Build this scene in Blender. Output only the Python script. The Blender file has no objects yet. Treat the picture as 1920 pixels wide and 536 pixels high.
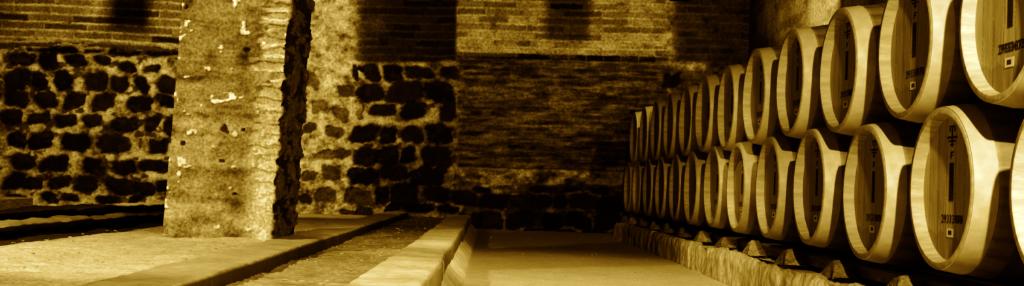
import bpy, math, random
import numpy as np
from mathutils import Vector, Matrix, noise as mnoise

random.seed(7)
S = bpy.context.scene
COL = S.collection

# ------------------------------------------------------------------ camera
F = 2100.0                       # focal length, for a 1920 px wide frame
CAM_Z = 0.55
ROLL = 0.038
VPX, VPY = 918.0, 350.0          # where the barrel row runs to
_u, _v = VPX - 960, -(VPY - 268)
_ur = _u * math.cos(ROLL) - _v * math.sin(ROLL)
_vr = _u * math.sin(ROLL) + _v * math.cos(ROLL)
fwd0 = Vector((-_ur, F, 0)).normalized()
_pitch = math.atan2(-_vr, math.hypot(F, _ur))
fwd = (fwd0 * math.cos(_pitch) + Vector((0, 0, 1)) * math.sin(_pitch)).normalized()
right0 = fwd.cross(Vector((0, 0, 1))).normalized()
up0 = right0.cross(fwd).normalized()
cam_right = (right0 * math.cos(ROLL) + up0 * -math.sin(ROLL)) if False else None
# the world up appears turned clockwise by ROLL in the picture
cam_up = up0 * math.cos(ROLL) - right0 * math.sin(ROLL)
cam_right = right0 * math.cos(ROLL) + up0 * math.sin(ROLL)
cd = bpy.data.cameras.new('camera')
cd.sensor_width = 36.0
cd.lens = F / 1920 * 36.0
cd.clip_start = 0.05
cam = bpy.data.objects.new('camera', cd)
COL.objects.link(cam)
m = Matrix((cam_right, cam_up, -fwd)).transposed().to_4x4()
m.translation = Vector((0, 0, CAM_Z))
cam.matrix_world = m
S.camera = cam

def project(x, y, z):
    """World point (arrays allowed) -> position in the 1920x536 frame."""
    z = z - CAM_Z
    a = x * cam_right.x + y * cam_right.y + z * cam_right.z
    b = x * cam_up.x + y * cam_up.y + z * cam_up.z
    c = x * fwd.x + y * fwd.y + z * fwd.z
    return 960 + F * a / c, 268 - F * b / c

# ------------------------------------------------------------------ noise (numpy)
def _hash(ix, iy, seed):
    h = (ix.astype(np.int64) * 374761393 + iy.astype(np.int64) * 668265263 + seed * 1442695041) & 0xffffffff
    h = ((h ^ (h >> 13)) * 1274126177) & 0xffffffff
    return ((h ^ (h >> 16)) & 0xffffff) / float(0xffffff)

def vnoise(x, y, seed=0):
    ix, iy = np.floor(x), np.floor(y)
    fx, fy = x - ix, y - iy
    fx, fy = fx * fx * (3 - 2 * fx), fy * fy * (3 - 2 * fy)
    a, b = _hash(ix, iy, seed), _hash(ix + 1, iy, seed)
    c, d = _hash(ix, iy + 1, seed), _hash(ix + 1, iy + 1, seed)
    return (a * (1 - fx) + b * fx) * (1 - fy) + (c * (1 - fx) + d * fx) * fy

def fbm(x, y, seed=0, oct=4, gain=0.5):
    s, a, t = 0.0, 1.0, 0.0
    for i in range(oct):
        s = s + a * vnoise(x * 2 ** i, y * 2 ** i, seed + i * 17)
        t += a
        a *= gain
    return s / t

def sstep(a, b, x):
    t = np.clip((x - a) / (b - a), 0, 1)
    return t * t * (3 - 2 * t)

def lerp(a, b, t):
    return a * (1 - t) + b * t

# ------------------------------------------------------------------ objects
def link(name, me, mat=None, parent=None):
    o = bpy.data.objects.new(name, me)
    COL.objects.link(o)
    if mat is not None and me is not None:
        me.materials.append(mat)
    if parent is not None:
        o.parent = parent
    return o

def tag(o, label=None, cat=None, group=None, kind=None):
    for k, v in (('label', label), ('category', cat), ('group', group), ('kind', kind)):
        if v:
            o[k] = v
    return o

def raw_mesh(name, verts, faces, alb=None, smooth=True):
    me = bpy.data.meshes.new(name)
    me.from_pydata([tuple(v) for v in verts], [], faces)
    if smooth:
        me.polygons.foreach_set('use_smooth', [True] * len(me.polygons))
    if alb is not None:
        at = me.attributes.new('alb', 'FLOAT', 'POINT')
        at.data.foreach_set('value', np.asarray(alb, dtype=np.float32).ravel())
    me.update()
    return me

def grid_mesh(name, P, alb=None, flip=False, smooth=True):
    """P: (nv, nu, 3) array of points -> one mesh of quads."""
    nv, nu = P.shape[:2]
    idx = np.arange(nv * nu).reshape(nv, nu)
    q = np.stack([idx[:-1, :-1], idx[:-1, 1:], idx[1:, 1:], idx[1:, :-1]], -1).reshape(-1, 4)
    if flip:
        q = q[:, ::-1]
    me = bpy.data.meshes.new(name)
    me.vertices.add(nv * nu)
    me.vertices.foreach_set('co', P.reshape(-1).astype(np.float32))
    n = len(q)
    me.loops.add(n * 4)
    me.loops.foreach_set('vertex_index', q.reshape(-1).astype(np.int32))
    me.polygons.add(n)
    me.polygons.foreach_set('loop_start', (np.arange(n) * 4).astype(np.int32))
    me.update(calc_edges=True)
    me.polygons.foreach_set('use_smooth', np.full(n, smooth))
    if alb is not None:
        at = me.attributes.new('alb', 'FLOAT', 'POINT')
        at.data.foreach_set('value', alb.reshape(-1).astype(np.float32))
    me.validate()
    me.update()
    return me

# ------------------------------------------------------------------ materials
WARM = (1.0, 0.97, 0.93)
def material(name, base=0.4, attr=False, nscale=30.0, namt=0.35, rough=0.9, bump=0.3, bscale=None,
             stretch=(1, 1, 1), rnd=0.0, metal=0.0, detail=6.0, bdist=0.01, coarse=0.0, cscale=3.0, spec=0.25):
    M = bpy.data.materials.new(name)
    M.use_nodes = True
    nt = M.node_tree
    N, L = nt.nodes, nt.links
    bs = N['Principled BSDF']
    bs.inputs['Roughness'].default_value = rough
    bs.inputs['Metallic'].default_value = metal
    bs.inputs['Specular IOR Level'].default_value = spec
    tc = N.new('ShaderNodeTexCoord')
    mp = N.new('ShaderNodeMapping')
    mp.inputs['Scale'].default_value = stretch
    L.new(tc.outputs['Object'], mp.inputs['Vector'])
    def math_(op, a, b):
        n = N.new('ShaderNodeMath')
        n.operation = op
        for i, x in enumerate((a, b)):
            if isinstance(x, (int, float)):
                n.inputs[i].default_value = x
            else:
                L.new(x, n.inputs[i])
        return n.outputs[0]
    def noise_(sc, det):
        n = N.new('ShaderNodeTexNoise')
        n.inputs['Scale'].default_value = sc
        n.inputs['Detail'].default_value = det
        n.inputs['Roughness'].default_value = 0.65
        L.new(mp.outputs[0], n.inputs['Vector'])
        return n.outputs['Fac']
    val = base
    if attr:
        a = N.new('ShaderNodeAttribute')
        a.attribute_name = 'alb'
        val = a.outputs['Fac']
    nz = noise_(nscale, detail)
    f = math_('ADD', math_('MULTIPLY', math_('SUBTRACT', nz, 0.5), namt * 4), 1.0)
    v = math_('MULTIPLY', val, f)
    if coarse:
        c = noise_(cscale, 4.0)
        v = math_('MULTIPLY', v, math_('ADD', math_('MULTIPLY', math_('SUBTRACT', c, 0.5), coarse * 4), 1.0))
    if rnd:
        oi = N.new('ShaderNodeObjectInfo')
        v = math_('MULTIPLY', v, math_('ADD', math_('MULTIPLY', math_('SUBTRACT', oi.outputs['Random'], 0.5), rnd * 2), 1.0))
    v = math_('MAXIMUM', v, 0.004)
    v = math_('MINIMUM', v, 0.85)
    cc = N.new('ShaderNodeCombineColor')
    for i, w in enumerate(WARM):
        L.new(math_('MULTIPLY', v, w), cc.inputs[i])
    L.new(cc.outputs[0], bs.inputs['Base Color'])
    if bump:
        bn = N.new('ShaderNodeBump')
        bn.inputs['Strength'].default_value = bump
        bn.inputs['Distance'].default_value = bdist
        L.new(noise_(bscale or nscale, 5.0), bn.inputs['Height'])
        L.new(bn.outputs[0], bs.inputs['Normal'])
    return M

M_wall = material('old masonry', attr=True, nscale=34, namt=0.55, bump=0.6, bscale=34, bdist=0.02)
M_plain = material('rough plaster wall', base=0.05, nscale=7, namt=0.5, bump=0.5, bscale=18, bdist=0.03, coarse=0.3, cscale=1.2)
M_ceil = material('vault plaster', base=0.05, nscale=6, namt=0.4, bump=0.4)
M_floor = material('packed sandy earth', attr=True, nscale=60, namt=0.30, bump=0.55, bscale=70, bdist=0.012)
M_pillar = material('worn plaster over brick', attr=True, nscale=60, namt=0.6, bump=0.6, bscale=60, bdist=0.012)
M_kerb = material('dressed stone', attr=True, nscale=24, namt=0.22, bump=0.35, bscale=70, bdist=0.008, coarse=0.08, cscale=2.0)
M_plinth = material('rough hewn stone', base=0.52, nscale=26, namt=0.5, bump=0.9, bscale=30, bdist=0.03, stretch=(1, 1, 0.45))
M_chock = material('weathered wooden chock', base=0.30, nscale=30, namt=0.55, bump=0.8, bscale=36, bdist=0.02, rnd=0.25)
M_beam = material('dark timber', base=0.22, nscale=14, namt=0.6, bump=0.5, stretch=(6, 0.6, 6))
M_pebble = material('pebble', base=0.5, nscale=30, namt=0.2, rnd=0.3)
M_stave = material('oak stave', attr=True, nscale=8, namt=0.34, rough=0.6, bump=0.12, stretch=(0.8, 5, 5), rnd=0.1, spec=0.35)
M_head = material('oak barrel head', attr=True, nscale=9, namt=0.26, rough=0.65, bump=0.15, stretch=(3, 9, 0.9), rnd=0.15, coarse=0.12, cscale=2.5)
M_hoop = material('galvanised hoop', base=0.52, nscale=14, namt=0.2, rough=0.55, bump=0.1, metal=0.0, rnd=0.1, spec=0.3, coarse=0.08, cscale=5)
M_shadehoop = material('shaded hoop', base=0.14, nscale=14, namt=0.3, rough=0.55, bump=0.1, rnd=0.1, spec=0.3)  # inner hoops: same hoop darkened, shade of the gaps put into the colour
M_ink = material('black stencil ink', base=0.06, nscale=60, namt=0.5, bump=0)
M_label = material('white paper label', base=0.75, nscale=40, namt=0.12, bump=0)
M_labelmark = material('printed label mark', base=0.09, nscale=60, namt=0.5, bump=0)

# ------------------------------------------------------------------ back wall
WALL_Y = 13.8
XL, XR, H = -7.5, 3.15, 3.3

STONES = [  # centre and size in the photograph, solved onto the wall plane
 (40,110,55,25),(90,113,35,35),(140,113,40,22),(192,112,35,18),(237,125,35,18),(285,128,25,14),
 (30,150,50,38),(72,152,32,34),(117,150,36,40),(178,153,45,36),(224,157,34,32),(265,158,26,34),(313,160,36,34),
 (30,185,45,36),(85,187,42,30),(138,190,42,30),(190,192,40,34),(263,195,50,30),(310,190,30,22),
 (20,220,40,30),(70,222,45,22),(120,226,48,24),(172,226,34,24),(232,233,58,28),(286,232,26,30),(318,238,22,34),
 (30,262,34,30),(74,264,48,36),(140,268,54,36),(210,270,66,34),(297,275,36,26),
 (40,303,46,32),(100,307,54,28),(172,312,40,34),(230,314,50,28),(288,312,62,24),
 (25,340,40,30),(60,345,40,20),(110,342,40,20),(160,345,46,30),(225,349,62,32),(272,355,36,24),(305,350,28,24),
 (30,372,40,16),(90,370,30,20),(130,372,34,16),(200,374,46,14),(255,372,30,14),
 (697,137,28,33),(735,137,38,32),(790,136,52,24),(843,135,34,24),(692,174,54,37),(758,174,68,40),(825,174,56,36),
 (716,207,48,20),(774,209,44,34),(840,210,28,35),(667,137,10,26),(648,170,30,22,.12),(677,130,12,10),
 (681,252,54,31),(729,252,28,32),(773,253,40,30),(823,253,50,37),(687,294,52,34),(727,292,42,40),(765,292,28,32),(820,294,56,40),
 (681,331,60,33),(741,325,54,27),(800,333,66,36),(626,247,34,20,.13),(580,240,22,16,.1),(619,323,32,26,.1),(580,331,30,18,.12),
 (611,366,36,24,.14),(671,368,50,30,.14),(715,367,24,30),(759,368,52,46),(820,366,48,30),(870,372,46,26),(572,376,26,16,.08),
 (654,399,34,14,.08),(683,397,34,20,.06),(737,389,32,14),(626,290,60,16,.16),(600,200,30,22,.2),(640,215,26,26,.16),
 (585,150,24,24,.18),(790,392,50,14),(840,392,40,14),
 (925,377,58,29),(974,378,36,25),(1015,379,44,27),(1052,379,26,26),(1093,380,54,29,.05),(1146,383,50,32),(1017,355,50,12),
 (895,414,24,28),(924,415,42,33),(978,413,56,30),(1037,415,42,33),(1086,416,50,30),(1141,416,52,32),(1126,359,32,12),
 (1260,151,28,27),(905,355,30,12),(1070,356,30,10),(905,440,30,14),(960,437,36,12),(1000,435,36,12),(1060,437,40,12),(1120,438,46,12),
]

def build_back_wall():
    nu, nv = 890, 280
    X = np.linspace(XL, XR, nu)[None, :].repeat(nv, 0)
    Z = np.linspace(-0.02, H, nv)[:, None].repeat(nu, 1)
    U, V = project(X, np.full_like(X, WALL_Y), Z)
    n1 = fbm(U / 22, V / 22, 1, 5)
    n2 = fbm(U / 70, V / 50, 2, 4)
    n3 = fbm(U / 6, V / 6, 3, 3)
    nst = fbm(U / 40, V / 7, 4, 4)
    n4 = fbm(U / 11, V / 8, 6, 4)
    mort = 0.42 + 0.34 * (n1 - 0.5) * 2 + 0.16 * (n3 - 0.5) * 2 + 0.5 * (n4 - 0.5)
    mort = np.clip(mort, 0.05, 0.8)
    hgt = 0.020 * (n1 - 0.5) + 0.014 * (n3 - 0.5)
    # --- brickwork
    def bricks(pitch, slope, length, seed, wear, lo, hi, mo, rag=1.0):
        wob = 5 * (fbm(U / 90, V / 90, seed, 3) - 0.5)
        c = (V - slope * (U - 900) + wob) / pitch
        ci = np.floor(c)
        cf = c - ci
        off = _hash(ci, ci * 0, seed + 5) * length
        lv = length * (0.75 + 0.5 * _hash(ci, ci * 0 + 3, seed + 6))
        b = (U + off + 3 * (n1 - 0.5)) / lv
        bi = np.floor(b)
        bf = (b - bi) * lv
        edge = np.minimum(np.minimum(cf, 1 - cf) * pitch, np.minimum(bf, lv - bf) * 1.3 + 1.6)
        edge = edge + rag * (7.0 * (n3 - 0.5) + 9.0 * (n1 - 0.5) * (0.4 + wear) + 6.0 * (n4 - 0.5))
        mk = sstep(0.3, 4.2, edge)
        r = _hash(bi, ci, seed + 9)
        r2 = _hash(bi, ci, seed + 29)
        ba = lo + (hi - lo) * r
        ba = np.where(r2 < 0.06, ba * 0.25, ba) * (0.75 + 0.5 * n1)
        mk = mk * (1 - wear * sstep(0.50, 0.66, n2))
        return lerp(mo, ba, mk), -0.018 * mk * np.where(r2 < 0.06, 2.2, 1)
    bl_a, bl_h = bricks(15.5, 0.045, 90, 21, 0.15, 0.10, 0.30, mort * 1.0 + 0.06, 0.6)
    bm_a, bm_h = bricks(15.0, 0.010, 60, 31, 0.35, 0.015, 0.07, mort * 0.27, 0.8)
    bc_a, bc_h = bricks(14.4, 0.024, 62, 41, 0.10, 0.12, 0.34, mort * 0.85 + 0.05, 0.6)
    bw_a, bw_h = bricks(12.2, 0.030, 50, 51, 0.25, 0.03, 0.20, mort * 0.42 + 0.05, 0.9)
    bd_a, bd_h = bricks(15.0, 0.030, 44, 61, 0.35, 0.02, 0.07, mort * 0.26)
    # --- choose by area
    jag = 16 * (n1 - 0.5)
    alb, hh = mort.copy(), hgt.copy()
    def area(mask, a, h):
        nonlocal alb, hh
        alb = lerp(alb, a, mask)
        hh = hh + h * mask
    left = sstep(352, 340, U + 0 * jag)
    vb = 70 + 0.045 * U
    area(left * sstep(vb + 4, vb - 6, V + jag * 0.5), bl_a, bl_h)
    rub = left * sstep(vb - 4, vb + 6, V) * sstep(vb + 30, vb + 18, V)
    area(rub, np.where(nst > 0.52, 0.34, 0.10), -0.02 * (nst < 0.52))
    crev = left * np.exp(-((V - (vb + 18 + 4 * (n1 - .5) * 4)) / 5.0) ** 2) * sstep(0.35, 0.5, fbm(U / 30, V / 60, 77, 3))
    alb = alb * (1 - 0.95 * np.clip(crev * 1.2, 0, 1))
    hh = hh - 0.03 * crev
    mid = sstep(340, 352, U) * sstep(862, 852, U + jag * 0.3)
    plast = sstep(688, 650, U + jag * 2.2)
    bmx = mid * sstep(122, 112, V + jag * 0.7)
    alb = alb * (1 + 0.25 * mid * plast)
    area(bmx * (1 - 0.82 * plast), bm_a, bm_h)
    ctr = sstep(852, 862, U + jag * 0.3) * sstep(1262, 1250, U + jag)
    cl = 98 + 0.0235 * (U - 865)
    area(ctr * sstep(cl + 1, cl - 1, V), bc_a, bc_h)
    low = ctr * sstep(cl - 1, cl + 1, V) * sstep(330, 310, V + jag)
    lw = 0.085 + 0.85 * (fbm(U / 26, V / 5.5, 141, 4) - 0.5) + 0.25 * (n3 - .5)
    lw = np.clip(lw + 0.16 * np.exp(-((U - 1000) / 110) ** 2 - ((V - 210) / 90) ** 2), 0.015, 0.5)
    area(low, 0.74 * lerp(bw_a, lw, 0.55), bw_h)
    crumb = sstep(852, 862, U) * sstep(1255, 1245, U) * sstep(310, 330, V + jag)
    area(crumb, mort * lerp(0.22, 0.75, sstep(0.45, 0.62, fbm(U / 26, V / 13, 91, 4))), 0.02 * (n1 - .5))
    crack = ctr * np.exp(-((V - (311 + 0.035 * (U - 890) + 6 * (n2 - .5))) / 1.6) ** 2)
    alb = alb * (1 - 0.8 * crack)
    # dark soldier course under the lit bricks
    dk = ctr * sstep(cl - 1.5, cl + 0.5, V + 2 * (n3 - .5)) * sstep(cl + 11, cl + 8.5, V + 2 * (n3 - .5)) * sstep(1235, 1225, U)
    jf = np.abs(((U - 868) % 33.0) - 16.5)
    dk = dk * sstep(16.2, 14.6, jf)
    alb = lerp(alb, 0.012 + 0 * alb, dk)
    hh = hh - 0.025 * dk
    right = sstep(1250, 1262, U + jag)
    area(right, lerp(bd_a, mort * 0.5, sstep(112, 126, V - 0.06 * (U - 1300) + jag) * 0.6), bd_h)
    lime = np.exp(-((U - 1258 + 0.0 * V + jag) / 9.0) ** 2) * sstep(135, 100, V)
    alb = lerp(alb, mort * 0.72, 0.8 * lime)
    ledge = np.exp(-((V - (120 + 0.05 * (U - 1260) + jag * .5)) / 6.0) ** 2) * sstep(1245, 1260, U) * sstep(1335, 1310, U)
    alb = lerp(alb, mort * 0.8, ledge)
    # bright lime patches, upper middle bay and centre
    wash = ctr * np.exp(-((V - 88) / 16.0) ** 2) * sstep(0.45, 0.62, fbm(U / 34, V / 14, 95, 4))
    alb = lerp(alb, 0.5 + 0 * alb, 0.55 * wash)
    # --- field stones
    wx = 9 * (fbm(U / 14, V / 14, 101, 3) - 0.5)
    wy = 9 * (fbm(U / 14, V / 14, 111, 3) - 0.5)
    for k, st in enumerate(STONES):
        cx, cy, w, h = st[:4]
        sa = st[4] if len(st) > 4 else 0.016 + 0.022 * random.random()
        sel = (np.abs(U - cx) < w * 0.8 + 8) & (np.abs(V - cy) < h * 0.8 + 8)
        if not sel.any():
            continue
        dx = (U[sel] - cx + wx[sel]) / (w * 0.5)
        dy = (V[sel] - cy + wy[sel]) / (h * 0.5)
        p = random.uniform(2.4, 4.0)
        sk = random.uniform(-0.25, 0.25)
        d = (np.abs(dx + sk * dy) ** p + np.abs(dy + sk * 0.5 * dx) ** p) ** (1 / p)
        d = d + 0.35 * (n4[sel] - 0.5)
        mk = sstep(1.10, 0.88, d)
        alb[sel] = alb[sel] * (1 - 0.35 * sstep(1.5, 1.0, d))
        alb[sel] = lerp(alb[sel], sa * (0.3 + 1.4 * n1[sel]), mk)
        hh[sel] = hh[sel] - 0.035 * mk + 0.02 * mk * np.clip(1 - d * d, 0, 1)
    # small rubble between the stones
    sp = (left * sstep(vb + 18, vb + 24, V) + mid * sstep(118, 128, V) * (1 - 0.5 * plast))
    sm = sstep(0.60, 0.68, fbm(U / 15, V / 11, 131, 3)) * sp
    alb = lerp(alb, 0.05, sm * 0.8)
    hh = hh - 0.015 * sm
    alb = alb * lerp(1.0, 0.75 + 0.5 * n2, 0.8)
    # left end darkened, light falloff put into the colour; then the sooty middle bay
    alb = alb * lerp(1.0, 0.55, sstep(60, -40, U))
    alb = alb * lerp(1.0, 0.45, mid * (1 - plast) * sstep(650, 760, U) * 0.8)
    alb = np.clip(alb, 0.006, 0.8)
    P = np.stack([X, WALL_Y - hh, Z], -1)
    return grid_mesh('wall_back', P, alb)

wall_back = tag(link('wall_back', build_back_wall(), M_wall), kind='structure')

def build_right_wall():
    nu, nv = 420, 190
    Y = np.linspace(-2.5, WALL_Y + 0.05, nu)[None, :].repeat(nv, 0)
    Z = np.linspace(-0.02, H, nv)[:, None].repeat(nu, 1)
    n1 = fbm(Y * 3, Z * 3, 201, 5)
    n2 = fbm(Y * 1.1, Z * 1.1, 211, 4)
    cr = fbm(Y * 2.5, Z * 9, 221, 4)
    alb = 0.48 + 0.36 * (n1 - 0.5) + 0.3 * (n2 - 0.5) - 0.12 * sstep(0.5, 0.6, cr)
    corner_shade = sstep(11.6, 12.9, Y + 1.5 * (n2 - 0.5) - 0.9 * (Z - 2.2)) * sstep(1.2, 2.0, Z)  # shadow in the end corner put into the wall colour
    alb = np.clip(alb * (1 - 0.75 * corner_shade), 0.01, 0.6)
    P = np.stack([XR - 0.05 * (n1 - 0.5), Y, Z], -1)
    return grid_mesh('wall_right', P, alb, flip=True)
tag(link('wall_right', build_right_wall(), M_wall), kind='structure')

def slab_mesh(name, x0, x1, y0, y1, z0, z1):
    v = [(x, y, z) for x in (x0, x1) for y in (y0, y1) for z in (z0, z1)]
    f = [(0, 1, 3, 2), (4, 6, 7, 5), (0, 4, 5, 1), (2, 3, 7, 6), (0, 2, 6, 4), (1, 5, 7, 3)]
    return raw_mesh(name, v, f, smooth=False)
tag(link('wall_left', slab_mesh('wall_left', XL - 0.2, XL, -2.7, WALL_Y + 0.2, -0.05, H), M_plain), kind='structure')
tag(link('wall_front', slab_mesh('wall_front', XL, XR, -2.7, -2.5, -0.05, H), M_plain), kind='structure')
tag(link('ceiling', slab_mesh('ceiling', XL - 0.2, XR + 0.2, -2.7, WALL_Y + 0.2, H, H + 0.2), M_ceil), kind='structure')

# ------------------------------------------------------------------ floor
K1 = (-1.245, -0.968)    # kerb on the far side of the strip (x0, x1)
K2 = (-0.462, -0.205)    # kerb beside the sunken aisle
K3 = (-2.95, -2.78)
K4 = (-3.80, -3.57)
KTOP = 0.205

def floor_z(X, Y):
    n1 = fbm(X * 2.2, Y * 2.2, 301, 4) - 0.5
    n2 = fbm(X * 9, Y * 9, 311, 4) - 0.5
    n3 = fbm(X * 30, Y * 30, 321, 2) - 0.5
    aisle = 0.0 + 0.016 * n1 + 0.008 * n2 + 0.004 * n3 + 0.03 * sstep(12.8, 13.7, Y)
    strip = 0.140 + 0.03 * n1 + 0.012 * n2 + 0.012 * n3 + 0.01 * sstep(9, 13, Y)
    bay = 0.186 - 0.065 * sstep(-2.15, -2.75, X) + 0.022 * n1 + 0.012 * n2 + 0.012 * n3 - 0.045 * sstep(9, 13, Y)
    back = 0.12 + 0.03 * n1 + 0.02 * n2
    bank = np.exp(-((X + 2.72) / 0.10) ** 2) * (0.01 + 0.07 * n1) * sstep(10.5, 8.0, Y)
    foot = np.exp(-(np.maximum(np.abs(X + 1.525) - 0.31, 0) ** 2 + np.maximum(np.abs(Y - 6.72) - 0.37, 0) ** 2) / 0.012) * (0.02 + 0.02 * n2)
    left = lerp(bay + foot, strip, sstep(-1.12, -1.06, X))
    left = lerp(back, left, sstep(-3.0, -2.85, X)) + bank
    return lerp(left, aisle, sstep(-0.40, -0.30, X))

def build_floor():
    ys = []
    y = -2.5
    while y < WALL_Y + 0.03:
        ys.append(y)
        y += 0.10 if y < 1.8 else 0.011 + 0.0026 * max(0, y - 1.8)
    ys = np.array(ys)
    xs = np.concatenate([np.arange(XL, -4.2, 0.06), np.arange(-4.2, 1.75, 0.0155), np.arange(1.75, XR + 0.06, 0.08)])
    X = xs[None, :].repeat(len(ys), 0)
    Y = ys[:, None].repeat(len(xs), 1)
    Z = floor_z(X, Y)
    n1 = fbm(X * 1.5, Y * 1.5, 331, 4)
    n2 = fbm(X * 12, Y * 12, 341, 4)
    n3 = fbm(X * 45, Y * 45, 351, 2)
    aisle = 0.50 + 0.12 * (n1 - 0.5) + 0.10 * (n2 - 0.5)
    strip = 0.40 + 0.18 * (n1 - .5) + 0.26 * (n2 - .5) + 0.25 * (n3 - .5) - 0.16 * sstep(7, 11, Y)
    bay = 0.56 + 0.14 * (n1 - .5) + 0.22 * (n2 - .5) + 0.10 * (n3 - .5)
    soil = sstep(-2.28, -2.46, X + 0.25 * (n1 - .5) + 0.12 * (n2 - .5))
    bay = bay * (1 - 0.84 * np.clip(soil, 0, 1))
    back = 0.10 + 0 * X
    left = lerp(bay, strip, sstep(-1.12, -1.06, X))
    left = lerp(back, left, sstep(-3.0, -2.9, X))
    alb = lerp(left, aisle, sstep(-0.40, -0.30, X))
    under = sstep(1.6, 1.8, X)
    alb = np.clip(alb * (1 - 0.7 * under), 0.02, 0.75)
    return grid_mesh('floor', np.stack([X, Y, Z], -1), alb)
tag(link('floor', build_floor(), M_floor), kind='structure')

# ------------------------------------------------------------------ long stones swept along Y
def sweep(name, sec, y0, y1, step, noise_amp, nscale, mat, alb=0.45, seed=0, dens=0.02, chip=0.0, bend=None, end_round=0.0, ztex=1.0, alb_fn=None, side_shade=1.0, flat_top=False):
    """sec: closed section [(x, z)] counter-clockwise; swept from y0 to y1 with worn, noisy faces."""
    pts = []
    n = len(sec)
    for i in range(n):
        a, b = Vector(sec[i]), Vector(sec[(i + 1) % n])
        k = max(1, int((b - a).length / dens))
        for j in range(k):
            pts.append(a.lerp(b, j / k))
    c = sum(pts, Vector((0, 0))) / len(pts)
    # outward normals in the section
    m_ = len(pts)
    nrm = []
    for i in range(m_):
        t = pts[(i + 1) % m_] - pts[i - 1]
        nn = Vector((t.y, -t.x))
        nrm.append(nn.normalized() if nn.length > 1e-9 else (pts[i] - c).normalized())
    ny = max(2, int((y1 - y0) / step) + 1)
    verts, al = [], []
    for j in range(ny):
        y = y0 + (y1 - y0) * j / (ny - 1)
        dx, dz = bend(y) if bend else (0, 0)
        for i in range(m_):
            p = pts[i]
            q = Vector((p.x * nscale, y * nscale, p.y * nscale * ztex + seed * 7.3))
            d = mnoise.fractal(q, 0.9, 2.1, 4) * noise_amp
            d += mnoise.noise(Vector((p.x * 2.3 + seed, y * 2.3, p.y * 2.3))) * noise_amp * 1.2
            if flat_top and nrm[i].y > 0.7 and p.x > sec[0][0] + 0.075:
                d *= 0.15
            if chip:
                e = mnoise.noise(Vector((y * 4.0 + seed * 3.1, p.x * 6, p.y * 6)))
                # corners wear more
                tl = (pts[(i + 1) % m_] - p).normalized()
                tr = (p - pts[i - 1]).normalized()
                if tl.dot(tr) < 0.9:
                    d -= chip * (0.35 + max(0, e))
            v = (p.x + nrm[i].x * d + dx, y, p.y + nrm[i].y * d + dz)
            verts.append(v)
            a = alb * (1 + 0.25 * mnoise.noise(Vector((v[0] * 5, y * 5, v[2] * 5 + seed))))
            if side_shade < 1 and nrm[i].y < 0.5:
                a *= side_shade  # shade of the side faces put into the colour
            if alb_fn:
                a *= alb_fn(v[0], y, v[2])
            al.append(a)
    faces = []
    for j in range(ny - 1):
        for i in range(m_):
            a, b = j * m_ + i, j * m_ + (i + 1) % m_
            faces.append((a, a + m_, b + m_, b))
    for base, rev in ((0, False), ((ny - 1) * m_, True)):
        cx = sum(verts[base + i][0] for i in range(m_)) / m_
        cz = sum(verts[base + i][2] for i in range(m_)) / m_
        verts.append((cx, verts[base][1], cz))
        al.append(alb * 0.2)
        k = len(verts) - 1
        for i in range(m_):
            t = (k, base + i, base + (i + 1) % m_)
            faces.append(t[::-1] if rev else t)
    me = raw_mesh(name, verts, faces, al)
    me.set_sharp_from_angle(angle=math.radians(38))
    return me

def kerb_sec(x0, x1, z0, z1, r=0.012):
    return [(x0, z0), (x1, z0), (x1, z1 - r), (x1 - r, z1), (x0 + r, z1), (x0, z1 - r)]

def wav(seed, ax, az):
    return lambda y: (ax * mnoise.noise(Vector((y * 0.9, seed, 0))), az * mnoise.noise(Vector((y * 0.8, seed, 5))))

# kerb between the sandy bay and the gravel strip: three worn slabs end to end
k1 = [(1.7, 4.79, 'long worn stone slab of the thin kerb, nearest the camera, up to the first crack'),
      (4.795, 8.9, 'worn stone slab of the thin kerb passing the foot of the plastered pillar'),
      (8.905, 13.55, 'long pale stone slab of the thin kerb reaching the dark stone wall')]
for i, (a, b, lab) in enumerate(k1):
    o = link('kerb_slab', sweep('kerb_slab', kerb_sec(K1[0], K1[1] + 0.0, 0.07, KTOP), a, b, 0.03, 0.004, 7, M_kerb, 0.46 if i else 0.42, seed=11 + i, side_shade=0.22, chip=0.006, bend=wav(3, 0.014, 0.006)), M_kerb)
    tag(o, lab, 'kerb stone', 'slabs of the thin kerb')
# kerb along the aisle: capping slabs on a battered, rendered footing
k2 = [(1.7, 5.3, 'broad pale capping slab of the aisle kerb, close to the camera'),
      (5.304, 9.0, 'pale capping slab of the aisle kerb, middle stretch of the kerb'),
      (9.005, 13.5, 'capping slab of the aisle kerb running up to the brick end wall')]
for i, (a, b, lab) in enumerate(k2):
    o = link('capping_slab', sweep('capping_slab', kerb_sec(K2[0] - (0.012 if i == 0 else 0.0), K2[1], 0.105, KTOP - 0.004 * i), a, b, 0.03, 0.004, 7, M_kerb, 0.70 if i == 0 else 0.56, seed=21 + i, side_shade=0.6, chip=0.006, bend=wav(8, 0.016, 0.008)), M_kerb)
    tag(o, lab, 'kerb stone', 'capping slabs of the aisle kerb')
foot = sweep('trim_1', [(-0.44, -0.03), (-0.118, -0.03), (-0.128, 0.02), (-0.212, 0.108), (-0.44, 0.108)], 1.7, 13.52, 0.03, 0.007, 9, M_kerb, 0.72, seed=31, ztex=0.5)
tag(link('trim_1', foot, M_kerb), kind='structure')

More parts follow.
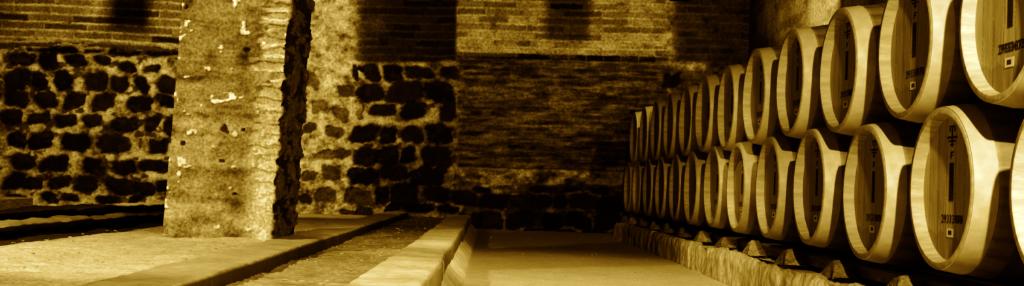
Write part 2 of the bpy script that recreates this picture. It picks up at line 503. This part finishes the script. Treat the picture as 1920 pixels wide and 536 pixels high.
# the two far kerbs of the left bay with their undercut lips
def lip(seed):
    def f(y):
        return (0.035 * mnoise.noise(Vector((y * 1.5, seed, 0))), 0.008 * mnoise.noise(Vector((y * 1.2, seed, 5))))
    return f
def far_kerb(x0, x1, ztop, y0, y1, seed, lab, drop):
    sec = [(x0, 0.05), (x1 - 0.10, 0.05), (x1 - 0.07, ztop - drop), (x1, ztop - drop * 0.55), (x1, ztop - 0.012), (x1 - 0.012, ztop), (x0, ztop)]
    o = link('bay_kerb', sweep('bay_kerb', sec, y0, y1, 0.04, 0.016, 5, M_kerb, 0.36, seed=seed, chip=0.02, bend=lip(seed), side_shade=0.17), M_kerb)
    return tag(o, lab, 'kerb', 'undercut kerbs of the far bay')
far_kerb(K3[0] - 0.02, K3[1], 0.225, 5.3, 13.5, 41, 'undercut stone kerb beside the sandy bay floor, lower of two', 0.07)
far_kerb(K4[0], K4[1], 0.235, 6.5, 13.55, 42, 'undercut stone kerb lying against the foot of the field stone wall, upper of two', 0.08)
o = link('timber_beam', sweep('timber_beam', kerb_sec(-5.45, -5.08, 0.05, 0.235, 0.01), 9.0, 12.6, 0.06, 0.004, 4, M_beam, seed=43), M_beam)
tag(o, 'dark timber beam lying in shadow behind the undercut kerbs', 'beam')

# ------------------------------------------------------------------ pillar
def build_pillar():
    x0, x1, y0, y1, z0, z1 = -1.825, -1.225, 6.35, 7.12, 0.08, H
    zs = np.concatenate([np.linspace(z0, 1.8, 400), np.linspace(1.83, z1, 24)])
    nz = len(zs)
    per = []          # (side, t, x, y, nx, ny)
    def run(ax, ay, bx, by, n, nx, ny, side):
        for i in range(n):
            t = i / n
            per.append((side, t, ax + (bx - ax) * t, ay + (by - ay) * t, nx, ny))
    run(x0, y0, x1, y0, 150, 0, -1, 0)
    run(x1, y0, x1, y1, 110, 1, 0, 1)
    run(x1, y1, x0, y1, 16, 0, 1, 2)
    run(x0, y1, x0, y0, 30, -1, 0, 3)
    per.append((0, 0.0) + per[0][2:])
    A = np.array(per, dtype=float)
    nu = len(A)
    side = A[:, 0][None, :].repeat(nz, 0)
    X = A[:, 2][None, :].repeat(nz, 0)
    Y = A[:, 3][None, :].repeat(nz, 0)
    NX = A[:, 4][None, :].repeat(nz, 0)
    NY = A[:, 5][None, :].repeat(nz, 0)
    Z = zs[:, None].repeat(nu, 1)
    s = X + Y * 1.0
    n1 = fbm(s * 11, Z * 13, 401, 5)
    n2 = fbm(s * 2.2, Z * 3.0, 411, 4)
    n3 = fbm(s * 30, Z * 30, 421, 3)
    st = fbm(s * 2.6, Z * 19, 431, 4)
    alb = 0.225 + 0.24 * (n1 - .5) + 0.34 * (st - .5) + 0.18 * (n2 - .5) + 0.14 * (n3 - .5)
    # rising damp bleaches a band at half height, darker plaster above
    alb = alb * (0.80 + 0.45 * np.exp(-((Z - 0.78) / 0.16) ** 2) + 0.25 * sstep(0.75, 0.35, Z))
    spots = sstep(0.72, 0.77, fbm(s * 17, Z * 19, 441, 3))
    alb = lerp(alb, 0.85, spots * 0.8)
    holes = sstep(0.80, 0.83, fbm(s * 11 + 40, Z * 11, 451, 3))
    alb = lerp(alb, 0.04, holes * 0.8)
    hgt = 0.012 * (n1 - .5) + 0.010 * (n2 - .5) + 0.006 * (n3 - .5) + 0.008 * spots - 0.02 * holes
    # exposed brick quoins at the aisle corner
    c = Z / 0.068 + 0.9 * (n2 - .5)
    ci = np.floor(c)
    cf = c - ci
    quo = _hash(ci, ci * 0, 461)
    width = 0.05 + 0.13 * quo
    dist = np.where(side == 0, x1 - X, np.where(side == 1, 0, 9))
    zone = sstep(width + 0.02, width - 0.02, dist + 0.14 * (n1 - .5)) * sstep(0.30, 0.75, Z + 0.5 * (n2 - .5))
    mort = sstep(0.30, 0.16, np.minimum(cf, 1 - cf) + 0.9 * (n1 - .5) + 0.5 * (n2 - .5))
    ba = np.where(mort > 0.5, 0.74, 0.22 + 0.22 * quo) * (0.75 + 0.5 * n3)
    alb = lerp(alb, ba, np.clip(zone * 0.8 * (0.2 + 1.2 * n1) * (0.45 + 0.75 * _hash(ci, ci * 0 + 7, 467)), 0, 1))
    hgt = hgt + zone * (-0.012 + 0.014 * mort) - 0.016 * zone * _hash(ci, ci * 0 + 2, 471)
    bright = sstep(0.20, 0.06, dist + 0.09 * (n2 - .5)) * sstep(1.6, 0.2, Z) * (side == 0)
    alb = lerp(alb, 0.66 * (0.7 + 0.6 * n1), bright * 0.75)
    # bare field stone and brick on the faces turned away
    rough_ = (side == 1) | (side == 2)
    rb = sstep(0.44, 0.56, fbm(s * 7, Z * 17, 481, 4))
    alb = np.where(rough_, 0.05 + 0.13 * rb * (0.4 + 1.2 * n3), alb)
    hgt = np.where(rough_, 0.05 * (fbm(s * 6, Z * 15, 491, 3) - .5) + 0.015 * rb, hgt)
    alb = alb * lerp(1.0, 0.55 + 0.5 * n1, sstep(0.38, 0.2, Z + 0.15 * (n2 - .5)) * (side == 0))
    # ragged plaster edge on the far corner
    edge = (side == 0) & (X < x0 + 0.02)
    hgt = hgt + np.where(edge, 0.01 * (n3 - .5), 0)
    flare = 0.008 * sstep(0.5, 0.15, Z)
    lean = 0.034 * (Z - 0.2)
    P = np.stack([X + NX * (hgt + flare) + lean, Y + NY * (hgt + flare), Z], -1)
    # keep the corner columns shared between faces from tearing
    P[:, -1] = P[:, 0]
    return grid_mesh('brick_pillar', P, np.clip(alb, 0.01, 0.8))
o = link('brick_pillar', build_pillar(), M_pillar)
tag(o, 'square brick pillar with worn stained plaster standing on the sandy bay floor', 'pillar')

# ------------------------------------------------------------------ plinth, rails and chocks under the barrels
BX = 1.625                         # front plane of the barrels
SP = 1 / 3412.5                    # px offsets -> depth
INC, L0C = 0.000246, 0.001018 - 0.000085
def row_y(inv):
    return F * BX * inv
STEP = row_y(INC)
LOW_Y = [row_y(L0C + INC * n) for n in range(13)]
UP_Y = [row_y(0.001051 + 0.0002455 * n) for n in range(13)]

pl_sec = [(1.50, -0.04), (2.95, -0.04), (2.95, 0.172), (1.585, 0.172), (1.568, 0.197), (1.525, 0.200), (1.508, 0.178)]
def pl_mesh(y0, y1, seed, dz):
    return sweep('plinth_block', [(x, z + (dz if z > 0 else 0)) for x, z in pl_sec], y0, y1, 0.028, 0.020, 13, M_plinth, 0.34, seed=seed, dens=0.028, chip=0.02, ztex=0.45, flat_top=True,
                 bend=lambda y: (-0.03 * max(0, (y - 9) / 4) ** 2 + 0.012 * mnoise.noise(Vector((y * 1.3, 2, 3))), 0.0))
blocks = [(2.2, 3.4), (3.41, 4.72), (4.73, 6.33), (6.34, 8.3), (8.31, 10.4), (10.41, 13.2)]
names = ['rough hewn plinth stone carrying the barrels, closest to the camera',
         'rough hewn plinth stone carrying the barrels, second from the near end',
         'rough hewn plinth stone carrying the barrels, third from the near end',
         'rough hewn plinth stone carrying the barrels, fourth from the near end',
         'rough hewn plinth stone carrying the barrels, next to last before the end wall',
         'rough hewn plinth stone carrying the barrels, last one before the end wall']
for i, (a, b) in enumerate(blocks):
    o = link('plinth_block', pl_mesh(a, b, 51 + i, [0, .006, -.006, .004, 0, .005][i]), M_plinth)
    tag(o, names[i], 'plinth stone', 'stones of the low plinth under the barrels')

for x, lab in ((1.73, 'dark timber rail on the plinth under the front ends of the barrels'),
               (2.33, 'dark timber rail on the plinth under the hidden rear ends of the barrels')):
    o = link('timber_rail', sweep('timber_rail', kerb_sec(x, x + 0.13, 0.196, 0.254, 0.008), 2.3, 13.3, 0.08, 0.004, 4, M_beam, seed=61), M_beam)
    tag(o, lab, 'rail', 'timber rails under the barrels')

def chock_mesh(seed):
    """A worn wedge: low at both ends, blunt hump in the middle (along Y)."""
    rnd = random.Random(seed)
    prof = [(-0.135, 0.0), (-0.125, 0.012), (-0.06, 0.062), (-0.028, 0.092), (0.01, 0.100), (0.045, 0.088), (0.075, 0.052), (0.125, 0.014), (0.135, 0.0)]
    prof = [(a * rnd.uniform(0.92, 1.08), b * rnd.uniform(0.9, 1.1)) for a, b in prof]
    fine = []
    for i in range(len(prof) - 1):
        for j in range(4):
            t = j / 4
            fine.append((prof[i][0] + (prof[i + 1][0] - prof[i][0]) * t, prof[i][1] + (prof[i + 1][1] - prof[i][1]) * t))
    fine.append(prof[-1])
    nx, nl = 8, 5
    verts, faces = [], []
    rows = []
    W = 0.085
    # skin over the hump, front to back, with side walls down to the base
    for i in range(nx + 1):
        x = -W + 2 * W * i / nx
        r = []
        for (y, z) in fine:
            sh = 1.0 - 0.10 * abs(2 * i / nx - 1) ** 3
            p = Vector((x * (1 - 0.48 * z / 0.1), y * sh, max(0, z * sh)))
            d = mnoise.fractal(Vector((p.x * 18 + seed, p.y * 18, p.z * 18)), 1, 2, 3) * 0.010
            if z > 0.002:
                p.z = max(0.001, p.z + d)
            p.x += d * 0.7
            r.append(len(verts)); verts.append(tuple(p))
        rows.append(r)
    for i in range(nx):
        for j in range(len(fine) - 1):
            faces.append((rows[i][j], rows[i + 1][j], rows[i + 1][j + 1], rows[i][j + 1]))
    for r, rev in ((rows[0], False), (rows[-1], True)):
        low = []
        for k in r:
            low.append(len(verts)); verts.append((verts[k][0], verts[k][1], -0.012))
        for j in range(len(r) - 1):
            q = (r[j], r[j + 1], low[j + 1], low[j])
            faces.append(q[::-1] if rev else q)
    return raw_mesh('wooden_chock', verts, faces)
chm = [chock_mesh(s) for s in range(4)]
for me in chm:
    me.materials.append(M_chock)
ordn = ['first', 'second', 'third', 'fourth', 'fifth', 'sixth', 'seventh', 'eighth', 'ninth', 'tenth', 'eleventh', 'twelfth', 'thirteenth', 'fourteenth']
for n in range(13):
    y = LOW_Y[n] + STEP / 2 if n < 12 else LOW_Y[12] + STEP * 0.36
    o = link('wooden_chock', chm[n % 4])
    o.location = (1.655, y - 0.03, 0.193)
    o.rotation_euler = (0, 0, random.uniform(-0.06, 0.06))
    o.scale = (0.7, random.uniform(0.75, 0.95), random.uniform(0.72, 0.9))
    lab = ('worn wedge chock on the plinth, between the %s and %s barrels of the lower row' % (ordn[n], ordn[n + 1])) if n < 12 else 'worn wedge chock on the plinth, beyond the last barrel of the lower row'
    tag(o, lab, 'chock', 'chocks between the barrels of the lower row')

# ------------------------------------------------------------------ barrels
R0, R1, LEN = 0.290, 0.336, 0.93
def rad(x):
    t = (x - LEN / 2) / (LEN / 2)
    return R1 - (R1 - R0) * abs(t) ** 2.0
REC, TH = 0.047, 0.028

def lathe(name, prof, seg, alb_fn=None, closed=False):
    verts, faces, al = [], [], []
    m_ = len(prof)
    for k in range(seg):
        a = 2 * math.pi * k / seg
        for i, (x, r) in enumerate(prof):
            verts.append((x, r * math.cos(a), r * math.sin(a) + R1))
            al.append(alb_fn(x, r, k) if alb_fn else 0.4)
    for k in range(seg):
        k2 = (k + 1) % seg
        for i in range(m_ if closed else m_ - 1):
            a, b = k * m_ + i, k * m_ + (i + 1) % m_
            c, d = k2 * m_ + (i + 1) % m_, k2 * m_ + i
            faces.append((a, b, c, d))
    return verts, faces, al

SEG = 96
rs = random.Random(3)
stave_tone = []
while len(stave_tone) < SEG:
    w = rs.choice((3, 4, 4, 5))
    t = 0.22 + 0.04 * rs.uniform(-1, 1)
    stave_tone += [t * 0.72] + [t] * (w - 1)
stave_tone = stave_tone[:SEG]

def body_mesh():
    xs = [0.0, 0.004] + [LEN * i / 28 for i in range(1, 28)] + [LEN - 0.004, LEN]
    prof = [(REC + 0.003, rad(0) - TH), (0.006, rad(0) - TH + 0.004), (0.0, rad(0) - TH + 0.008), (0.0, rad(0) - 0.004)]
    prof += [(x, rad(x)) for x in xs[1:-1]]
    prof += [(LEN, rad(0) - 0.004), (LEN, rad(0) - TH + 0.006), (LEN - REC - 0.003, rad(0) - TH)]
    v, f, a = lathe('body', prof, SEG, lambda x, r, k: stave_tone[k] if x > REC + 0.02 else 0.44 * (0.88 + 0.12 * stave_tone[k] / 0.22))  # staves behind the chime darker: gap shade put into the colour
    me = raw_mesh('stave_body', v, f, a)
    me.materials.append(M_stave)
    me.set_sharp_from_angle(angle=math.radians(40))
    return me

def head_mesh(x, sgn):
    """A disc of upright boards; the boards' tone and joints are carried on the vertices."""
    r = rad(0) - TH + 0.004
    verts, faces, al = [], [], []
    bs = random.Random(9)
    edges = [-r - 0.01, -0.19, -0.115, -0.03, 0.045, 0.12, 0.2, r + 0.01]
    tones = [0.38 + 0.035 * bs.uniform(-1, 1) for _ in range(7)]
    n = 60
    ids = {}
    def vid(i, j):
        if (i, j) not in ids:
            y, z = -r + 2 * r * i / n, -r + 2 * r * j / n
            d = math.hypot(y, z)
            # square -> disc
            if d > 1e-9:
                mx = max(abs(y), abs(z))
                k = mx / d
                y2, z2 = y * k, z * k
            else:
                y2, z2 = y, z
            b = max(q for q in range(7) if edges[q] <= y2)
            near = min(abs(y2 - e) for e in edges)
            t = tones[b] * (0.75 if near < 0.004 else 1)
            stain = mnoise.noise(Vector((y2 * 14, z2 * 6, 1.7)))
            if z2 < -0.165 + 0.035 * stain:
                t *= 0.80
            ids[(i, j)] = len(verts)
            verts.append((x, y2, z2 + R1))
            al.append(t)
        return ids[(i, j)]
    for i in range(n):
        for j in range(n):
            q = (vid(i, j), vid(i, j + 1), vid(i + 1, j + 1), vid(i + 1, j))
            faces.append(q if sgn < 0 else q[::-1])
    me = raw_mesh('head', verts, faces, al)
    me.materials.append(M_head)
    return me

def hoop_mesh(x0, x1, mat=None):
    xs = [x0 + (x1 - x0) * i / 4 for i in range(5)]
    t = 0.0035
    prof = [(x0, rad(x0) - 0.002)] + [(x, rad(x) + t) for x in xs] + [(x1, rad(x1) - 0.002)]
    v, f, a = lathe('hoop', prof, SEG)
    me = raw_mesh('hoop', v, f)
    me.materials.append(mat or (M_hoop if min(x0, LEN - x1) < 0.05 else M_shadehoop))
    me.set_sharp_from_angle(angle=math.radians(40))
    return me

# stencil marks on the front head; u runs along -Y (to the reader's right), v is height above the head's centre
SX = REC - 0.0012
def flat_boxes(name, rects, mat, sx=SX):
    verts, faces = [], []
    for (u0, v0, u1, v1) in rects:
        b = len(verts)
        for x in (sx, sx - 0.0008):
            verts += [(x, -u0, v0 + R1), (x, -u1, v0 + R1), (x, -u1, v1 + R1), (x, -u0, v1 + R1)]
        faces += [(b + 4, b + 5, b + 6, b + 7)[::-1], (b, b + 1, b + 5, b + 4), (b + 1, b + 2, b + 6, b + 5), (b + 2, b + 3, b + 7, b + 6), (b + 3, b, b + 4, b + 7)]
    me = raw_mesh(name, verts, faces, smooth=False)
    me.materials.append(mat)
    return me
bar_me = flat_boxes('stencil_bar', [(-0.017, -0.045, 0.017, 0.092)], M_ink)
emb_me = flat_boxes('stencil_emblem',
    [(-0.004, 0.150, 0.004, 0.222), (-0.044, 0.182, 0.044, 0.189), (-0.030, 0.169, 0.030, 0.175), (-0.016, 0.156, 0.016, 0.161),
     (-0.024, 0.206, -0.017, 0.228), (0.017, 0.206, 0.024, 0.228), (-0.024, 0.222, 0.024, 0.228)], M_ink)
let_me = flat_boxes('stencil_letter', [(-0.010, 0.108, -0.002, 0.134), (-0.010, 0.129, 0.018, 0.134), (-0.010, 0.118, 0.011, 0.122)], M_ink)
lab_me = flat_boxes('paper_label', [(-0.031, -0.176, 0.031, -0.144)], M_label)
mark_me = flat_boxes('label_mark', [(-0.014, -0.167, 0.014, -0.152)], M_labelmark, SX - 0.0009)

def number_mesh(txt, shift=0.0):
    cu = bpy.data.curves.new('stencil_number', 'FONT')
    cu.body = txt
    cu.align_x = 'CENTER'
    cu.align_y = 'CENTER'
    cu.size = 0.043
    cu.offset = 0.0
    cu.space_character = 1.08
    t = bpy.data.objects.new('stencil_number', cu)
    COL.objects.link(t)
    dg = bpy.context.evaluated_depsgraph_get()
    me = bpy.data.meshes.new_from_object(t.evaluated_get(dg))
    bpy.data.objects.remove(t)
    w = max(v.co.x for v in me.vertices) - min(v.co.x for v in me.vertices)
    k = 0.185 / w
    for v in me.vertices:
        u, h = v.co.x * k + shift, v.co.y
        v.co = (SX - 0.0006, -u, h - 0.112 + R1)
    me.materials.clear()
    me.materials.append(M_ink)
    me.name = 'stencil_number'
    return me

BODY, HEADF, HEADR = body_mesh(), head_mesh(REC, -1), head_mesh(LEN - REC, 1)
HOOPS = [hoop_mesh(a, b) for a, b in ((0.003, 0.082), (0.165, 0.205), (0.285, 0.325))]
HOOPS += [hoop_mesh(LEN - b, LEN - a) for a, b in ((0.003, 0.082), (0.165, 0.205), (0.285, 0.325))]

def make_barrel():
    r = bpy.data.objects.new('wine_barrel', None)
    COL.objects.link(r)
    r.empty_display_size = 0.2
    link('stave_body', BODY, None, r)
    h = link('head', HEADF, None, r)
    link('head', HEADR, None, r)
    for me in HOOPS:
        link('hoop', me, None, r)
    link('stencil_bar', bar_me, None, h)
    link('stencil_emblem', emb_me, None, h)
    link('stencil_letter', let_me, None, h)
    link('paper_label', lab_me, None, h)
    link('label_mark', mark_me, None, h)
    return r
proto = make_barrel()

def copy_tree(o, parent=None):
    c = o.copy()
    COL.objects.link(c)
    c.parent = parent
    for ch in o.children:
        copy_tree(ch, c)
    return c

LOW_Z = {0: .035, 1: .035, 2: .024, 3: .038, 4: .036, 5: .036, 6: .039, 7: .033}
UP_Z = {0: .386, 1: .386, 2: .378, 3: .390, 4: .386, 5: .377, 6: .386, 7: .382}
NUM_LOW = {0: '29333879', 1: '29333880', 2: '29333885', 3: '29333881', 4: '29333884', 5: '29333886'}
NUM_UP = {0: '29334028', 1: '29334018', 2: '29333980', 3: '29333983', 4: '29333987', 5: '29333990'}
first = True
cnt_low = ['first', 'second', 'third', 'fourth', 'fifth', 'sixth', 'seventh', 'eighth', 'ninth', 'tenth', 'eleventh', 'twelfth', 'last']
def place(n, y, zc, row, num):
    global first
    b = proto if first else copy_tree(proto)
    first = False
    b.location = (BX + random.uniform(-0.006, 0.006), y, zc - R1)
    b.rotation_euler = (0, 0, random.uniform(-0.012, 0.012))
    if num:
        hd = [c for c in b.children if c.name.startswith('head')][0]
        link('stencil_number', number_mesh(num, 0.026 if row == 'upper' and n == 0 else 0.012), None, hd)
    if row == 'lower':
        extra = {0: 'cut off by the frame edge', 1: 'with stencilled head and white paper label'}.get(n, 'resting on the plinth')
        if n == 12: extra = 'against the end wall'
        lab = 'pale oak barrel %s, %s in the lower row%s' % (extra, cnt_low[n], ' from the camera' if 1 < n < 12 else '')
    else:
        extra = {0: 'with bold number, cut by the frame edge', 1: 'with slanted bar above the number'}.get(n, 'stacked on two barrels')
        if n == 11: extra = 'near the end wall'
        lab = 'pale oak barrel %s, %s in the upper row%s' % (extra, cnt_low[n] if n < 11 else 'last', ' from the camera' if 1 < n < 11 else '')
    tag(b, lab, 'barrel', 'oak barrels of the %s row' % row)
for n in range(13):
    place(n, LOW_Y[n], CAM_Z + BX * LOW_Z.get(n, .035), 'lower', NUM_LOW.get(n))
for n in range(12):
    place(n, UP_Y[n], CAM_Z + BX * UP_Z.get(n, .383), 'upper', NUM_UP.get(n))

# ------------------------------------------------------------------ loose gravel on the ground
def build_gravel():
    rg = random.Random(5)
    verts, faces = [], []
    t = (1 + 5 ** 0.5) / 2
    ico = [Vector(p).normalized() for p in ((-1, t, 0), (1, t, 0), (-1, -t, 0), (1, -t, 0), (0, -1, t), (0, 1, t), (0, -1, -t), (0, 1, -t), (t, 0, -1), (t, 0, 1), (-t, 0, -1), (-t, 0, 1))]
    fi = ((0, 11, 5), (0, 5, 1), (0, 1, 7), (0, 7, 10), (0, 10, 11), (1, 5, 9), (5, 11, 4), (11, 10, 2), (10, 7, 6), (7, 1, 8), (3, 9, 4), (3, 4, 2), (3, 2, 6), (3, 6, 8), (3, 8, 9), (4, 9, 5), (2, 4, 11), (6, 2, 10), (8, 6, 7), (9, 8, 1))
    pts = []
    for _ in range(1500):
        q = rg.random()
        if q < 0.45:
            pts.append((rg.uniform(-0.95, -0.47), rg.uniform(2.2, 12.5)))
        elif q < 0.85:
            pts.append((rg.uniform(-2.7, -1.25), rg.uniform(3.2, 10.5)))
        else:
            pts.append((rg.uniform(-0.1, 1.45), rg.uniform(3.0, 13.4)))
    X = np.array([p[0] for p in pts]); Y = np.array([p[1] for p in pts])
    Z = floor_z(X, Y)
    for x, y, z in zip(X, Y, Z):
        if -1.9 < x < -1.15 and 6.28 < y < 7.2:
            continue
        s = 0.0025 + 0.010 * rg.random() ** 4
        b = len(verts)
        sc = Vector((rg.uniform(.7, 1.4), rg.uniform(.7, 1.4), rg.uniform(.4, .8))) * s
        for p in ico:
            k = rg.uniform(0.8, 1.15)
            verts.append((x + p.x * sc.x * k, y + p.y * sc.y * k, z + s * 0.2 + p.z * sc.z * k))
        faces += [(a + b, c + b, d + b) for a, c, d in fi]
    return raw_mesh('gravel', verts, faces, smooth=False)
tag(link('gravel', build_gravel(), M_pebble), 'loose grit and pebbles scattered over the earth floor', 'gravel', kind='stuff')

# ------------------------------------------------------------------ added blocks, unseen above the frame (they throw the dark patches at the top of the end wall)
def shadow_block(name, x, y, w, zb, d=0.3):
    tag(link(name, slab_mesh(name, x - w / 2, x + w / 2, y, y + d, zb, H + 0.02), M_ceil), kind='structure')

# ------------------------------------------------------------------ lamps
TINT = (1.0, 0.72, 0.20)
def lamp(name, loc, power, radius=0.06, spot=None, target=None, blend=0.5):
    ld = bpy.data.lights.new(name, 'SPOT' if spot else 'POINT')
    ld.energy = power
    ld.color = TINT
    ld.shadow_soft_size = radius
    o = bpy.data.objects.new(name, ld)
    COL.objects.link(o)
    o.location = loc
    if spot:
        ld.spot_size = math.radians(spot)
        ld.spot_blend = blend
        o.rotation_euler = (Vector(target) - Vector(loc)).to_track_quat('-Z', 'Y').to_euler()
    return o
lamp('aisle_lamp', (0.90, 0.0, 2.5), 1350, 0.05)
lamp('bay_lamp', (-3.6, 4.2, 3.0), 570, 0.06, spot=78, target=(-1.4, 6.2, 0.3), blend=0.35)
lamp('bay_end_lamp', (-4.2, 9.5, 2.6), 720, 0.07, spot=96, target=(-4.0, 13.8, 1.5), blend=0.6)
lamp('end_wall_fill', (2.6, 9.5, 2.605), 540, 0.05, spot=74, target=(0.7, 13.8, 3.0), blend=0.9)  # fill added to brighten the end wall and draw the dark patch
lamp('right_wall_fill', (1.75, 9.5, 2.9), 210, 0.06, spot=56, target=(3.15, 11.2, 2.4), blend=0.6)  # fill added to brighten the side wall above the barrels
lamp('aisle_floor_fill', (0.45, 6.2, 3.1), 270, 0.08, spot=64, target=(0.45, 7.5, 0), blend=0.6)  # fill added to brighten the aisle floor only
shadow_block('shadow_block_1', -4.31, 11.0, 0.19, 2.49, 0.08)
shadow_block('shadow_block_2', 1.87, 11.3, 0.20, 2.525, 0.10)
# an added screen over the pillar line, unseen above the frame: it keeps the bay lamp off the barrels
tag(link('lamp_screen', slab_mesh('lamp_screen', -1.32, -1.22, -2.5, 6.4, 1.76, H), M_ceil), kind='structure')

W = bpy.data.worlds.new('cellar air')
S.world = W
W.use_nodes = True
bg = W.node_tree.nodes['Background']
bg.inputs['Color'].default_value = (*TINT, 1)
bg.inputs['Strength'].default_value = 0.0

# ------------------------------------------------------------------ sepia toning of the whole photograph
vs = S.view_settings
vs.view_transform = 'Standard'
vs.look = 'None'
vs.exposure = 0.0
vs.use_curve_mapping = True
cm = vs.curve_mapping
cm.extend = 'EXTRAPOLATED'
cm.use_clip = False
def curve(i, pts):
    c = cm.curves[i]
    while len(c.points) > 2:
        c.points.remove(c.points[1])
    c.points[0].location = pts[0]
    c.points[1].location = pts[-1]
    for p in pts[1:-1]:
        c.points.new(*p)
TONE = [  # scene luminance -> toned red, green, blue
    (0.0, 0.0, 0.0, 0.0), (.03, .005, .0018, .0001), (.08, .026, .0095, .0003), (.12, .055, .022, .0007), (.2, .150, .071, .0032),
    (.3, .285, .168, .013), (.402, .402, .268, .042), (.679, .67, .50, .155), (.913, .85, .72, .38), (1.0, .89, .785, .46)]
for i in range(3):
    curve(i, [(t[0] * TINT[i], t[i + 1]) for t in TONE])
cm.update()
